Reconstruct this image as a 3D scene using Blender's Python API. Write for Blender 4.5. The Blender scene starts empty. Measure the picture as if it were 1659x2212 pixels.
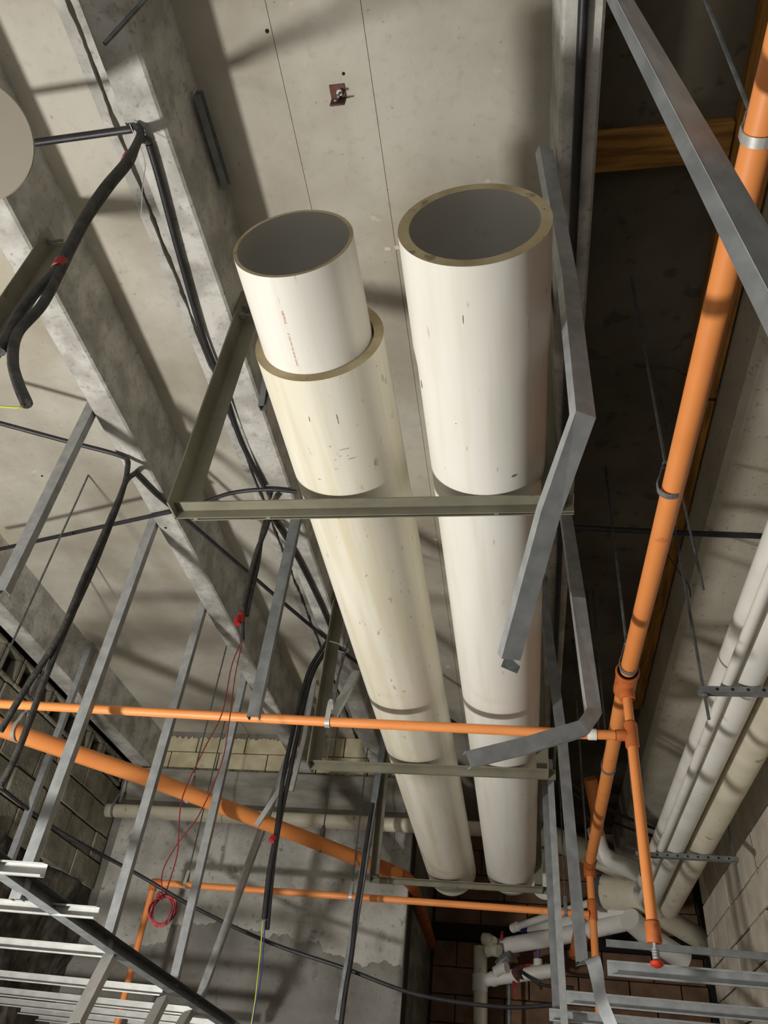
import bpy, bmesh, math, random
from mathutils import Vector, Matrix
random.seed(7)
sc = bpy.context.scene
COL = sc.collection

# ------------------------------------------------------------------ camera
F_PX, CX, CY = 1690.0, 829.5, 1106.0
# rows: world X (across), Y (along the big pipes), Z (up) in camera axes (right, down, forward)
RW = ((0.98569, -0.01701, -0.16771), (0.13940, 0.64169, 0.75419), (0.09479, -0.76677, 0.63488))
cam_d = bpy.data.cameras.new('camera')
cam_d.sensor_fit = 'VERTICAL'
cam_d.sensor_height = 36.0
cam_d.lens = F_PX * 36.0 / 2212.0
cam_d.clip_start = 0.02
cam = bpy.data.objects.new('camera', cam_d)
COL.objects.link(cam)
cam.matrix_world = Matrix([[RW[i][0], -RW[i][1], -RW[i][2], 0] for i in range(3)] + [[0, 0, 0, 1]])
sc.camera = cam

# ------------------------------------------------------------------ world, lights, exposure
wd = bpy.data.worlds.new('world'); sc.world = wd; wd.use_nodes = True
bg = wd.node_tree.nodes['Background']
bg.inputs[0].default_value = (0.95, 0.94, 0.90, 1); bg.inputs[1].default_value = 0.85  # ambient strength raised as fill light for the pipe bores

def bulb(name, loc, power, radius, color):
    d = bpy.data.lights.new(name, 'POINT'); d.shadow_soft_size = radius; d.energy = power; d.color = color
    o = bpy.data.objects.new(name, d); COL.objects.link(o); o.location = loc
    return o
# a work light on a stand left of the photographer, below the level of the soffit framing
bulb('work_light', (-2.3, 1.2, -0.75), 340, 0.11, (1.0, 0.975, 0.93))
# a smaller work light farther down the room, on the floor under the soffit joists
bulb('work_light', (-2.35, 4.35, -0.95), 20, 0.10, (1.0, 0.975, 0.93))
vs = sc.view_settings
vs.view_transform = 'Standard'; vs.look = 'None'; vs.gamma = 1.0; vs.exposure = 0.0; vs.use_curve_mapping = False

FLOOR = -1.55
ZC, ZS = 2.5, 2.2      # ceiling slab, underside of stems
YF = 5.7               # far wall

# ------------------------------------------------------------------ helpers
def ray(px, py):
    d = ((px - CX) / F_PX, (py - CY) / F_PX, 1.0)
    return Vector([sum(RW[i][k] * d[k] for k in range(3)) for i in range(3)])
def P(px, py, x=None, y=None, z=None, d=None):
    """a measured point of the place: sight line met with a known plane (x, y or z) or depth"""
    r = ray(px, py)
    if d is not None: return r * d
    if z is not None: return r * (z / r.z)
    if y is not None: return r * (y / r.y)
    return r * (x / r.x)

def link(name, me, mat, parent=None, smooth=False):
    o = bpy.data.objects.new(name, me); COL.objects.link(o)
    if mat and not me.materials: me.materials.append(mat)
    if parent: o.parent = parent
    if smooth:
        for p in me.polygons: p.use_smooth = True
    return o
def empty(name, loc=(0, 0, 0)):
    o = bpy.data.objects.new(name, None); COL.objects.link(o)
    o.empty_display_size = 0.05
    return o
def tag(o, label=None, cat=None, group=None, kind=None):
    if label: o['label'] = label
    if cat: o['category'] = cat
    if group: o['group'] = group
    if kind: o['kind'] = kind
    return o
def mesh(name, v, f):
    me = bpy.data.meshes.new(name); me.from_pydata([tuple(a) for a in v], [], f); me.update()
    bm = bmesh.new(); bm.from_mesh(me); bmesh.ops.recalc_face_normals(bm, faces=bm.faces); bm.to_mesh(me); bm.free()
    return me

class MB:
    def __init__(s): s.v = []; s.f = []
    def add(s, v, f):
        n = len(s.v); s.v += [Vector(a) for a in v]; s.f += [[i + n for i in q] for q in f]; return s
    def box(s, x0, x1, y0, y1, z0, z1):
        v = [(x, y, z) for z in (z0, z1) for y in (y0, y1) for x in (x0, x1)]
        return s.add(v, [(0, 1, 3, 2), (4, 6, 7, 5), (0, 4, 5, 1), (2, 3, 7, 6), (0, 2, 6, 4), (1, 5, 7, 3)])
    def sweep(s, prof, pts, up=(0, 0, 1), cap=True):
        pts = [Vector(p) for p in pts]; n = len(prof); rings = []
        up = Vector(up)
        for i, p in enumerate(pts):
            if i == 0: t = pts[1] - p
            elif i == len(pts) - 1: t = p - pts[i - 1]
            else: t = (p - pts[i - 1]).normalized() + (pts[i + 1] - p).normalized()
            t.normalize()
            a = t.cross(up)
            if a.length < 1e-3: a = t.cross(Vector((0, 1, 0)))
            a.normalize(); b = a.cross(t)
            rings.append([p + a * u + b * w for u, w in prof])
        v = [q for r in rings for q in r]; f = []
        for i in range(len(pts) - 1):
            for k in range(n):
                k2 = (k + 1) % n
                f.append((i * n + k, i * n + k2, (i + 1) * n + k2, (i + 1) * n + k))
        if cap: f += [tuple(range(n)), tuple(range((len(pts) - 1) * n, len(pts) * n))]
        return s.add(v, f)
    def tube(s, pts, r, n=12, cap=True):
        pts = [Vector(p) for p in pts]; rs = r if isinstance(r, (list, tuple)) else [r] * len(pts)
        rings = []; a = None
        for i, p in enumerate(pts):
            if i == 0: t = pts[1] - p
            elif i == len(pts) - 1: t = p - pts[i - 1]
            else: t = (p - pts[i - 1]).normalized() + (pts[i + 1] - p).normalized()
            if t.length < 1e-9: t = Vector((0, 0, 1))
            t.normalize()
            if a is None:
                a = t.cross(Vector((0.3, 0.2, 1)));
                if a.length < 1e-3: a = t.cross(Vector((1, 0, 0)))
            a = a - t * a.dot(t); a.normalize(); b = t.cross(a)
            rings.append([p + (a * math.cos(2 * math.pi * k / n) + b * math.sin(2 * math.pi * k / n)) * rs[i] for k in range(n)])
        v = [q for q in sum(rings, [])]; f = []
        for i in range(len(pts) - 1):
            for k in range(n):
                k2 = (k + 1) % n
                f.append((i * n + k, i * n + k2, (i + 1) * n + k2, (i + 1) * n + k))
        if cap: f += [tuple(range(n)), tuple(range((len(pts) - 1) * n, len(pts) * n))]
        return s.add(v, f)
    def build(s, name, mat, parent=None, smooth=False, bevel=0):
        me = mesh(name, s.v, s.f)
        o = link(name, me, mat, parent)
        if bevel:
            m = o.modifiers.new('bevel', 'BEVEL'); m.width = bevel; m.segments = 2; m.limit_method = 'ANGLE'
        if smooth: shade(me)
        return o
def shade(me, ang=40):
    for p in me.polygons: p.use_smooth = True
    bm = bmesh.new(); bm.from_mesh(me)
    for e in bm.edges:
        if len(e.link_faces) == 2 and e.calc_face_angle(0) > math.radians(ang): e.smooth = False
    bm.to_mesh(me); bm.free()
def curve(pts, n=6):
    """Catmull-Rom through the points"""
    pts = [Vector(p) for p in pts]; q = [pts[0] * 2 - pts[1]] + pts + [pts[-1] * 2 - pts[-2]]; out = []
    for i in range(1, len(q) - 2):
        for k in range(n):
            t = k / n; a, b, c, d = q[i - 1:i + 3]
            out.append(0.5 * ((2 * b) + (c - a) * t + (2 * a - 5 * b + 4 * c - d) * t * t + (3 * b - a - 3 * c + d) * t ** 3))
    return out + [pts[-1]]
def cprof(w, h, t=0.0016, lip=0.006):
    """C section: web along u (width w), flanges along v"""
    a = w / 2
    if lip:
        return [(-a, 0), (a, 0), (a, h), (a - lip, h), (a - lip, h - t), (a - t, h - t), (a - t, t), (-a + t, t), (-a + t, h - t), (-a + lip, h - t), (-a + lip, h), (-a, h)]
    return [(-a, 0), (a, 0), (a, h), (a - t, h), (a - t, t), (-a + t, t), (-a + t, h), (-a, h)]
def lprof(w, h, t=0.004):
    return [(0, 0), (w, 0), (w, t), (t, t), (t, h), (0, h)]

# ------------------------------------------------------------------ materials
def mat(name, c1, c2=None, scale=6.0, rough=0.7, metal=0.0, bump=0.0, bscale=None, stretch=None, spec=0.5, detail=6, spots=None, coat=None, lo=0.35, hi=0.65):
    m = bpy.data.materials.new(name); m.use_nodes = True
    nt = m.node_tree; b = nt.nodes['Principled BSDF']
    b.inputs['Roughness'].default_value = rough; b.inputs['Metallic'].default_value = metal
    b.inputs['Specular IOR Level'].default_value = spec
    tc = nt.nodes.new('ShaderNodeTexCoord'); src = tc.outputs['Object']
    if stretch:
        mp = nt.nodes.new('ShaderNodeMapping'); mp.inputs['Scale'].default_value = stretch
        nt.links.new(src, mp.inputs[0]); src = mp.outputs[0]
    n = nt.nodes.new('ShaderNodeTexNoise'); n.inputs['Scale'].default_value = scale; n.inputs['Detail'].default_value = detail
    nt.links.new(src, n.inputs['Vector'])
    r = nt.nodes.new('ShaderNodeValToRGB'); nt.links.new(n.outputs[0], r.inputs[0])
    r.color_ramp.elements[0].position = lo; r.color_ramp.elements[1].position = hi
    c2 = c2 or tuple(x * 0.85 for x in c1)
    r.color_ramp.elements[0].color = (*c2, 1); r.color_ramp.elements[1].color = (*c1, 1)
    out = r.outputs[0]
    for sp in (spots or []):
        sscale, thr, col, amt = sp[:4]
        s2 = nt.nodes.new('ShaderNodeTexNoise'); s2.inputs['Scale'].default_value = sscale; s2.inputs['Detail'].default_value = 8
        if len(sp) > 4 and sp[4]:
            mp = nt.nodes.new('ShaderNodeMapping'); mp.inputs['Scale'].default_value = sp[4]; mp.inputs['Location'].default_value = (3.1, 1.7, 5.2)
            nt.links.new(tc.outputs['Object'], mp.inputs[0]); nt.links.new(mp.outputs[0], s2.inputs['Vector'])
        else: nt.links.new(tc.outputs['Object'], s2.inputs['Vector'])
        rr = nt.nodes.new('ShaderNodeValToRGB'); nt.links.new(s2.outputs[0], rr.inputs[0])
        rr.color_ramp.elements[0].position = thr; rr.color_ramp.elements[0].color = (0, 0, 0, 1)
        rr.color_ramp.elements[1].position = min(thr + (sp[5] if len(sp) > 5 else 0.05), 1); rr.color_ramp.elements[1].color = (amt, amt, amt, 1)
        mx = nt.nodes.new('ShaderNodeMix'); mx.data_type = 'RGBA'
        nt.links.new(rr.outputs[0], mx.inputs['Factor']); nt.links.new(out, mx.inputs['A']); mx.inputs['B'].default_value = (*col, 1)
        out = mx.outputs['Result']
    nt.links.new(out, b.inputs['Base Color'])
    if bump:
        bn = nt.nodes.new('ShaderNodeTexNoise'); bn.inputs['Scale'].default_value = bscale or scale * 5; bn.inputs['Detail'].default_value = 6
        nt.links.new(src if stretch else tc.outputs['Object'], bn.inputs['Vector'])
        bp = nt.nodes.new('ShaderNodeBump'); bp.inputs['Strength'].default_value = bump; bp.inputs['Distance'].default_value = 0.01
        nt.links.new(bn.outputs[0], bp.inputs['Height']); nt.links.new(bp.outputs[0], b.inputs['Normal'])
    return m
def s(r, g, b):
    """sRGB 0-255 to linear"""
    return tuple(((c / 255) / 12.92 if c / 255 < 0.04045 else ((c / 255 + 0.055) / 1.055) ** 2.4) for c in (r, g, b))

M = {}
M['slab'] = mat('slab_concrete', s(196, 191, 178), s(164, 157, 142), 1.6, 0.85, bump=0.15, bscale=30, detail=10, lo=0.38, hi=0.60, spots=[(5, 0.52, s(156, 147, 128), 0.30, None, .2), (1.1, 0.55, s(196, 180, 134), 0.22, None, .15), (30, 0.55, s(150, 143, 128), 0.30, None, .2), (60, 0.69, s(96, 88, 74), 0.6), (16, 0.68, s(222, 216, 202), 0.4)])
M['slabshade'] = mat('shaded_recess_concrete', s(112, 104, 90), s(84, 77, 64), 2.5, 0.9, bump=0.15, bscale=30, spots=[(12, 0.6, s(60, 54, 44), 0.5)])  # recess shade put into the colour, a darker copy of the slab concrete
M['stem'] = mat('stem_concrete', s(202, 200, 193), s(168, 165, 158), 7, 0.85, bump=0.3, bscale=40, detail=12, lo=0.40, hi=0.58, spots=[(16, 0.54, s(130, 126, 117), 0.45, None, .15), (55, 0.58, s(110, 106, 98), 0.5, None, .12), (3, 0.52, s(150, 145, 134), 0.4, None, .2)])
M['stemd'] = mat('grimy_beam_concrete', s(196, 190, 174), s(174, 168, 151), 3, 0.88, bump=0.2, bscale=35, detail=10, spots=[(30, 0.61, s(100, 94, 80), 0.4)])
M['wallc'] = mat('wall_concrete', s(140, 137, 130), s(108, 105, 97), 2.5, 0.9, bump=0.5, bscale=25, detail=10, spots=[(12, 0.58, s(86, 83, 75), 0.45, None, .12), (45, 0.62, s(74, 71, 64), 0.4, None, .1)])
M['plaster'] = mat('wall_plaster', s(186, 183, 175), s(152, 149, 141), 3, 0.9, bump=0.8, bscale=16, detail=12, lo=0.40, hi=0.58, spots=[(6, 0.54, s(124, 121, 112), 0.5, None, .14), (30, 0.60, s(104, 100, 90), 0.5, None, .1), (12, 0.655, s(80, 77, 68), 0.6)])
M['beamc'] = mat('beam_concrete', s(160, 156, 146), s(112, 108, 98), 3, 0.9, bump=0.4, bscale=25, stretch=(1, 1, 3))
M['rubble'] = mat('rough_dark_masonry', s(92, 86, 74), s(40, 37, 31), 6, 0.95, bump=1.0, bscale=22)
M['brick'] = mat('cream_block', s(214, 204, 172), s(190, 178, 145), 9, 0.9, bump=0.35, bscale=45, spots=[(16, 0.68, s(120, 108, 80), 0.4)])
M['blockg'] = mat('grey_block', s(150, 145, 128), s(116, 110, 96), 8, 0.95, bump=0.6, bscale=50)
M['blockr'] = mat('beige_block', s(216, 207, 190), s(196, 186, 168), 8, 0.92, bump=0.4, bscale=60, spots=[(20, 0.68, s(120, 110, 95), 0.4)])
M['blockb'] = mat('brown_block', s(140, 108, 84), s(108, 82, 62), 6, 0.95, bump=0.4, bscale=50)
M['mortar'] = mat('mortar', s(118, 110, 98), s(88, 82, 72), 12, 0.95, bump=0.4, bscale=60)
M['mortard'] = mat('dark_mortar', s(60, 54, 46), s(44, 40, 34), 12, 0.95)
M['floor'] = mat('floor_concrete', s(108, 104, 97), s(92, 88, 81), 3, 0.85)
M['pvc'] = mat('white_pvc', s(238, 236, 228), s(231, 228, 218), 3, 0.42, stretch=(3, 0.5, 3), spots=[(4, 0.50, s(206, 197, 172), 0.35, (6, 0.35, 6), .25), (14, 0.70, s(150, 138, 118), 0.5, (3, 0.7, 3)), (60, 0.72, s(120, 112, 102), 0.5)])
M['pvcy'] = mat('stained_pvc', s(237, 233, 219), s(226, 220, 200), 3, 0.45, stretch=(4, 0.5, 4), spots=[(4, 0.48, s(214, 200, 160), 0.5, (6, 0.35, 6), .25), (16, 0.665, s(150, 130, 104), 0.5, (2.5, 0.9, 2.5)), (50, 0.69, s(110, 98, 88), 0.6), (3, 0.52, s(196, 187, 164), 0.35, (7, 0.25, 7), .2)])
M['pvcin'] = mat('pvc_bore', s(214, 211, 203), s(200, 197, 188), 3, 0.5, spots=[(8, 0.62, s(140, 128, 104), 0.4)])
M['cap'] = mat('dull_pipe_cap', s(186, 178, 162), s(174, 166, 150), 2, 0.6)
M['rim'] = mat('cut_pvc_edge', s(198, 182, 146), s(166, 148, 110), 10, 0.75, bump=0.2, spots=[(30, 0.62, s(110, 88, 54), 0.6)])
M['strut'] = mat('olive_painted_steel', s(136, 132, 114), s(118, 114, 97), 9, 0.5, metal=0.15, bump=0.05, spots=[(25, 0.68, s(90, 70, 45), 0.5)])
M['galv'] = mat('galvanised_steel', s(178, 180, 180), s(156, 159, 160), 24, 0.42, metal=0.35, stretch=(1, 1, 1))
M['galvd'] = mat('dark_galvanised_steel', s(140, 143, 144), s(118, 121, 122), 20, 0.45, metal=0.35)
M['galvw'] = mat('pale_galvanised_steel', s(206, 206, 202), s(186, 186, 182), 16, 0.42, metal=0.4)
M['galvk'] = mat('dark_interior_steel', s(74, 82, 80), s(58, 64, 63), 20, 0.5, metal=0.3)  # flap colour stands in for the dark inside of the torn stud end
M['rod'] = mat('zinc_rod', s(120, 124, 126), s(92, 95, 97), 30, 0.4, metal=0.6)
M['black'] = mat('black_conduit', s(48, 46, 50), s(34, 33, 36), 20, 0.45, bump=0.05)
M['grime'] = mat('dusty_black_conduit', s(76, 74, 70), s(44, 43, 42), 30, 0.7, bump=0.3, bscale=120)
M['orange'] = mat('orange_cpvc', s(248, 158, 88), s(240, 148, 78), 5, 0.45, spots=[(14, 0.68, s(190, 104, 50), 0.4)])
M['oranged'] = mat('orange_fitting', s(214, 122, 62), s(186, 98, 46), 10, 0.5, spots=[(18, 0.6, s(130, 60, 28), 0.5)])
M['ringshade'] = mat('fitting_shadow_ring', s(120, 52, 26), s(96, 40, 20), 10, 0.6)  # dark ring colour stands in for the shadow line at each fitting
M['redp'] = mat('red_plastic', s(176, 30, 32), s(150, 24, 26), 8, 0.45)
M['redcap'] = mat('orange_red_plastic', s(226, 70, 34), s(205, 56, 28), 8, 0.4)
M['redw'] = mat('red_wire_insulation', s(130, 28, 36), s(104, 20, 28), 8, 0.5)
M['yel'] = mat('yellow_wire_insulation', s(190, 196, 70), s(170, 176, 60), 8, 0.5)
M['blu'] = mat('blue_wire_insulation', s(50, 60, 130), s(40, 48, 110), 8, 0.5)
M['white'] = mat('white_plastic', s(236, 234, 226), s(222, 219, 210), 4, 0.45, spots=[(12, 0.66, s(150, 140, 120), 0.4)])
M['cream'] = mat('cream_pipe', s(226, 218, 196), s(206, 198, 176), 5, 0.5, spots=[(14, 0.64, s(120, 112, 92), 0.6)])
M['wood'] = mat('old_timber', s(190, 134, 58), s(128, 84, 32), 4, 0.8, stretch=(14, 1.2, 14), bump=0.2)
M['woodx'] = mat('old_timber_across', s(190, 138, 64), s(128, 88, 36), 4, 0.8, stretch=(1.2, 14, 14), bump=0.2)
M['rust'] = mat('rusty_steel', s(112, 72, 62), s(78, 46, 40), 14, 0.7, metal=0.2, bump=0.2)
M['tape'] = mat('paper_tape', s(226, 218, 196), s(205, 196, 172), 10, 0.8)
M['purple'] = mat('purple_primer', s(110, 84, 160), s(90, 68, 140), 10, 0.6)
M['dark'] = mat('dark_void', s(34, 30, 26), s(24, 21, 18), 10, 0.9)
M['rock'] = M['rubble']

# ------------------------------------------------------------------ the setting: ceiling
ceil = tag(empty('ceiling'), 'precast concrete ceiling with long narrow stems', None, kind='structure')
xs = [-3.4, -1.262, -0.683, -0.411, 0.18, 1.5]
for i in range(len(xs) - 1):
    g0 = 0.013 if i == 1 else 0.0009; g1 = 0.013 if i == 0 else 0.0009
    MB().box(xs[i] + g0, xs[i + 1] - g1, -2.6, 7.9, ZC, ZC + 0.1).build('slab_panel', M['slabshade' if i == 4 else 'slab'], ceil)
MB().box(-3.5, 1.6, -2.7, 8.0, ZC + 0.1, ZC + 0.2).build('dark_backing', M['dark'], ceil)  # backing added in a dark colour so the open joint looks shaded
def stem(x0, x1, y1, ch=0.008, zb=ZS, tp=0.012, m='stem'):
    prof = [(x0 + ch, zb), (x1 - ch, zb), (x1, zb + ch), (x1 + tp, ZC), (x0 - tp, ZC), (x0, zb + ch)]
    v = [(x, y, z) for y in (-2.6, y1) for x, z in prof]; n = len(prof)
    f = [tuple(range(n)), tuple(range(n, 2 * n))] + [(k, (k + 1) % n, n + (k + 1) % n, n + k) for k in range(n)]
    return MB().add(v, f).build('stem', M[m], ceil)
stem(-1.088, -0.970, YF); stem(-1.682, -1.568, YF); stem(-3.02, -2.885, YF); stem(0.130, 0.234, 7.5)
stem(0.80, 1.262, 7.5, ch=0.03, tp=0.0, m='stemd')
# ragged grout along the open joint left of the middle stem
for side, x0 in ((-1, -1.275), (1, -1.249)):
    v = []; f = []; n = 320
    for i in range(n + 1):
        y = -0.6 + 6.2 * i / n
        w = 0.001 + 0.006 * abs(math.sin(y * 7.3 + side) * math.sin(y * 19.1)) + random.uniform(0, 0.004)
        v += [(x0 - side * -0.03, y, ZC - 0.003), (x0 - side * w, y, ZC - 0.004), (x0 - side * -0.03, y, ZC + 0.01), (x0 - side * w, y, ZC + 0.01)]
    for i in range(n):
        a, b = 4 * i, 4 * i + 4
        f += [(a, a + 1, b + 1, b), (a + 1, a + 3, b + 3, b + 1)]
    MB().add(v, f).build('grout_edge', M['stem'], ceil)

# floor (opening behind the camera added to let fill light into the pipe bores)
MB().box(-3.3, 1.5, -2.7, 7.9, FLOOR - 0.1, FLOOR).build('floor', M['floor'])['kind'] = 'structure'

# far wall
def blocks(parent, name, m, plane, c, a0, a1, z0, z1, bw, bh, joint, depth, jit=0.004, offset=True, skip=None, zoff=0):
    """courses of separate blocks; plane 'y' = wall facing -y at y=c, 'x+' facing +x, 'x-' facing -x"""
    nz = max(1, round((z1 - z0) / bh)); meshes = []
    for k in range(nz):
        zb = z0 + k * bh; a = a0 - (bw / 2 if (k + zoff) % 2 and offset else 0)
        while a < a1 - 0.02:
            b0, b1 = max(a, a0), min(a + bw, a1); a += bw
            if b1 - b0 < 0.05: continue
            if skip and skip((b0 + b1) / 2, zb + bh / 2): continue
            pr = random.uniform(-jit, jit); j = joint / 2
            w, h = b1 - b0 - joint, bh - joint
            key = (round(w, 4), round(h, 4))
            if plane == 'y': bx = (b0 + j, b1 - j, c + pr, c + depth, zb + j, zb + bh - j)
            elif plane == 'x+': bx = (c - depth, c + pr, b0 + j, b1 - j, zb + j, zb + bh - j)
            else: bx = (c + pr, c + depth, b0 + j, b1 - j, zb + j, zb + bh - j)
            MB().box(*bx).build(name, m, parent, bevel=0.004)
wf = tag(empty('wall_far'), 'grey plastered far wall under two courses of cream blocks', None, kind='structure')
MB().box(-3.3, -0.77, YF + 0.03, YF + 0.25, FLOOR, ZC).build('wall_core', M['mortard'], wf)
blocks(wf, 'block', M['brick'], 'y', YF, -2.95, -0.78, 2.185, 2.505, 0.40, 0.158, 0.009, 0.05, zoff=1)
# concrete beam under the blocks, two steps
MB().add(*[[(x, y, z) for x in (-3.06, -0.77) for y, z in ((YF + .05, 2.18), (YF - .06, 2.18), (YF - .07, 2.05), (YF - .03, 1.965), (YF - .03, 1.86), (YF + .05, 1.86))],
          [(0, 1, 2, 3, 4, 5), (6, 7, 8, 9, 10, 11)] + [(k, (k + 1) % 6, 6 + (k + 1) % 6, 6 + k) for k in range(6)]]).build('concrete_beam', M['beamc'], wf, bevel=0.01)
# ragged bed of mortar squeezed out along the beam and along the top
def ragged_strip(name, m, x0, x1, zt, zb_fn, yf, th, n, parent, left=None):
    mb = MB(); v = []; f = []
    for i in range(n + 1):
        x = x0 + (x1 - x0) * i / n
        zb = zb_fn(x)
        v += [(x, yf, zt(x) if callable(zt) else zt), (x, yf, zb), (x, yf + th, zt(x) if callable(zt) else zt), (x, yf + th, zb)]
    for i in range(n):
        a, b = 4 * i, 4 * i + 4
        f += [(a, a + 1, b + 1, b), (a + 2, b + 2, b + 3, a + 3), (a + 1, a + 3, b + 3, b + 1), (a, b, b + 2, a + 2)]
    f += [(0, 2, 3, 1), (4 * n, 4 * n + 1, 4 * n + 3, 4 * n + 2)]
    return mb.add(v, f).build(name, m, parent)
ragged_strip('mortar_bed', M['beamc'], -2.9, -1.0, lambda x: 2.192 + 0.016 * random.random(), lambda x: 2.17, YF - 0.012, 0.03, 130, wf)
ragged_strip('mortar_top', M['wallc'], -2.9, -1.75, 2.5, lambda x: 2.478 - 0.03 * random.random(), YF - 0.014, 0.03, 90, wf)
MB().box(-3.12, -0.77, YF - 0.002, YF + 0.04, FLOOR, 1.87).build('wall_panel', M['wallc'], wf)
from mathutils import noise as mnoise
def lower(x):
    base = 1.10 + 0.10 * mnoise.noise(Vector((x * 1.7, 0, 0))) + 0.06 * mnoise.noise(Vector((x * 6, 3, 0))) + 0.03 * mnoise.noise(Vector((x * 22, 7, 0))) + 0.012 * mnoise.noise(Vector((x * 70, 9, 0)))
    if x > -1.4: base -= 0.16 * min(1, (x + 1.4) / 0.35)
    if x < -2.4: base -= 0.12
    return base
ragged_strip('plaster_coat', M['plaster'], -2.99, -0.775, 1.80, lower, YF - 0.016, 0.02, 400, wf)
ragged_strip('plaster_patch', M['plaster'], -2.9, -0.9, 1.86, lambda x: 1.72 - 0.05 * random.random() + 0.04 * math.sin(x * 17), YF - 0.024, 0.02, 60, wf)

# left wall: rough masonry, with hollow blocks on top and coursed blocks below
wl = tag(empty('wall_left'), 'dark rough masonry wall topped by hollow blocks', None, kind='structure')
MB().box(-3.35, -3.12, -2.6, 7.5, FLOOR, ZC).build('wall_core', M['mortard'], wl)
v = []; f = []; ny, nz = 60, 44
for j in range(nz + 1):
    for i in range(ny + 1):
        y = 2.6 + (YF - 2.6) * i / ny; z = FLOOR + (1.28 - FLOOR) * j / nz
        edge = 0 if (i in (0, ny) or j in (0,)) else 1
        d = (0.05 * math.sin(y * 5.1 + z * 3.7) + 0.03 * math.sin(y * 13 - z * 9) + random.uniform(-0.02, 0.02)) * edge
        v.append((-3.07 + d * 0.6, y, z))
for j in range(nz):
    for i in range(ny): a = j * (ny + 1) + i; f.append((a, a + 1, a + ny + 2, a + ny + 1))
MB().add(v, f).build('rubble_face', M['rubble'], wl)
blocks(wl, 'block', M['blockg'], 'x+', -3.055, 2.9, YF - 0.02, 1.28, 2.0, 0.40, 0.18, 0.012, 0.09, jit=0.012)
for i in range(13):      # hollow blocks lying on their side: frame with an open cell
    y0 = 2.95 + i * 0.205
    o = MB()
    o.box(-3.12, -3.045, y0, y0 + 0.195, 2.005, 2.03).box(-3.12, -3.045, y0, y0 + 0.195, 2.165, 2.195)
    o.box(-3.12, -3.045, y0, y0 + 0.032, 2.03, 2.165).box(-3.12, -3.045, y0 + 0.163, y0 + 0.195, 2.03, 2.165)
    o.build('hollow_block', M['blockg'], wl, bevel=0.008)

# right wall of beige blocks
wr = tag(empty('wall_right'), 'beige concrete block wall to the right of the white pipes', None, kind='structure')
MB().box(1.262, 1.45, -2.6, 6.3, FLOOR, ZC).build('wall_core', M['mortard'], wr)
blocks(wr, 'block', M['blockr'], 'x-', 1.25, 2.7, 6.3, 0.2, 2.2, 0.40, 0.20, 0.013, 0.03, jit=0.004)

# return wall and the deep recess behind it
MB().box(-0.95, -0.79, YF + 0.26, 7.5, FLOOR, ZC).build('wall_return', M['beamc'])['kind'] = 'structure'
wb = tag(empty('wall_recess'), 'brown block wall at the back of the dark recess', None, kind='structure')
MB().box(-0.95, 2.6, 7.53, 7.7, FLOOR, ZC).build('wall_core', M['mortard'], wb)
blocks(wb, 'block', M['blockb'], 'y', 7.5, -0.77, 1.44, 0.3, 1.5, 0.40, 0.20, 0.010, 0.04)
blocks(wb, 'block', M['blockb'], 'y', 7.5, -0.77, 1.44, 1.62, 2.46, 0.40, 0.21, 0.010, 0.04)
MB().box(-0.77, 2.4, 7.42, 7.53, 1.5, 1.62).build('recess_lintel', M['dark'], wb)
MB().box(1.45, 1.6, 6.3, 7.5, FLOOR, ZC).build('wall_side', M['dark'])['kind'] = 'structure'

# ------------------------------------------------------------------ the big white pipes
def lathe_y(prof, cx, cz, n=64):
    """prof: list of (y, r) closed loop, turned round an axis along y"""
    v = []; f = []; m = len(prof)
    for k in range(n):
        a = 2 * math.pi * k / n
        v += [(cx + r * math.cos(a), y, cz + r * math.sin(a)) for y, r in prof]
    for k in range(n):
        k2 = (k + 1) % n
        for i in range(m):
            i2 = (i + 1) % m
            f.append((k * m + i, k * m + i2, k2 * m + i2, k2 * m + i))
    return v, f
def big_pipe(name, parent, cx, cz, R, r, y0, y1, m, bell=None):
    prof = [(y0, R)]
    if bell: prof += [(bell, R), (bell + 0.06, R - 0.004)]; Re = R - 0.004
    else: Re = R
    n = 14
    prof += [(y0 + (y1 - y0) * k / n, Re) for k in range(3 if not bell else 4, n + 1)]
    prof += [(y1, r), (y0, r)]
    prof = [q for i, q in enumerate(prof) if i == 0 or q != prof[i - 1]]
    o = MB().add(*lathe_y(prof, cx, cz)).build(name, m, parent)
    me = o.data
    me.materials.append(M['rim']); me.materials.append(M['pvcin'])
    for p in me.polygons:
        c = p.center; rad = math.hypot(c.x - cx, c.z - cz)
        if abs(p.normal.y) > 0.9: p.material_index = 1
        elif rad < (R + r) / 2: p.material_index = 2
    shade(me)
    return o
lp = tag(empty('plastic_pipe'), 'large white plastic pipe with a narrower pipe sticking out of its end', 'pipe')
LX, LZ = -0.477, 1.548
big_pipe('outer_pipe', lp, LX, LZ, 0.162, 0.1375, 1.165, 5.62, M['pvcy'])
big_pipe('inner_pipe', lp, LX - 0.005, LZ, 0.1365, 0.128, 0.90, 1.6, M['pvc'])
rp = tag(empty('plastic_pipe'), 'large thick-walled white plastic pipe hanging beside the bent metal stud', 'pipe')
RX, RZ = -0.079, 1.535
big_pipe('pipe_body', rp, RX, RZ, 0.163, 0.139, 0.88, 5.47, M['pvc'], bell=1.17)
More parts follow.
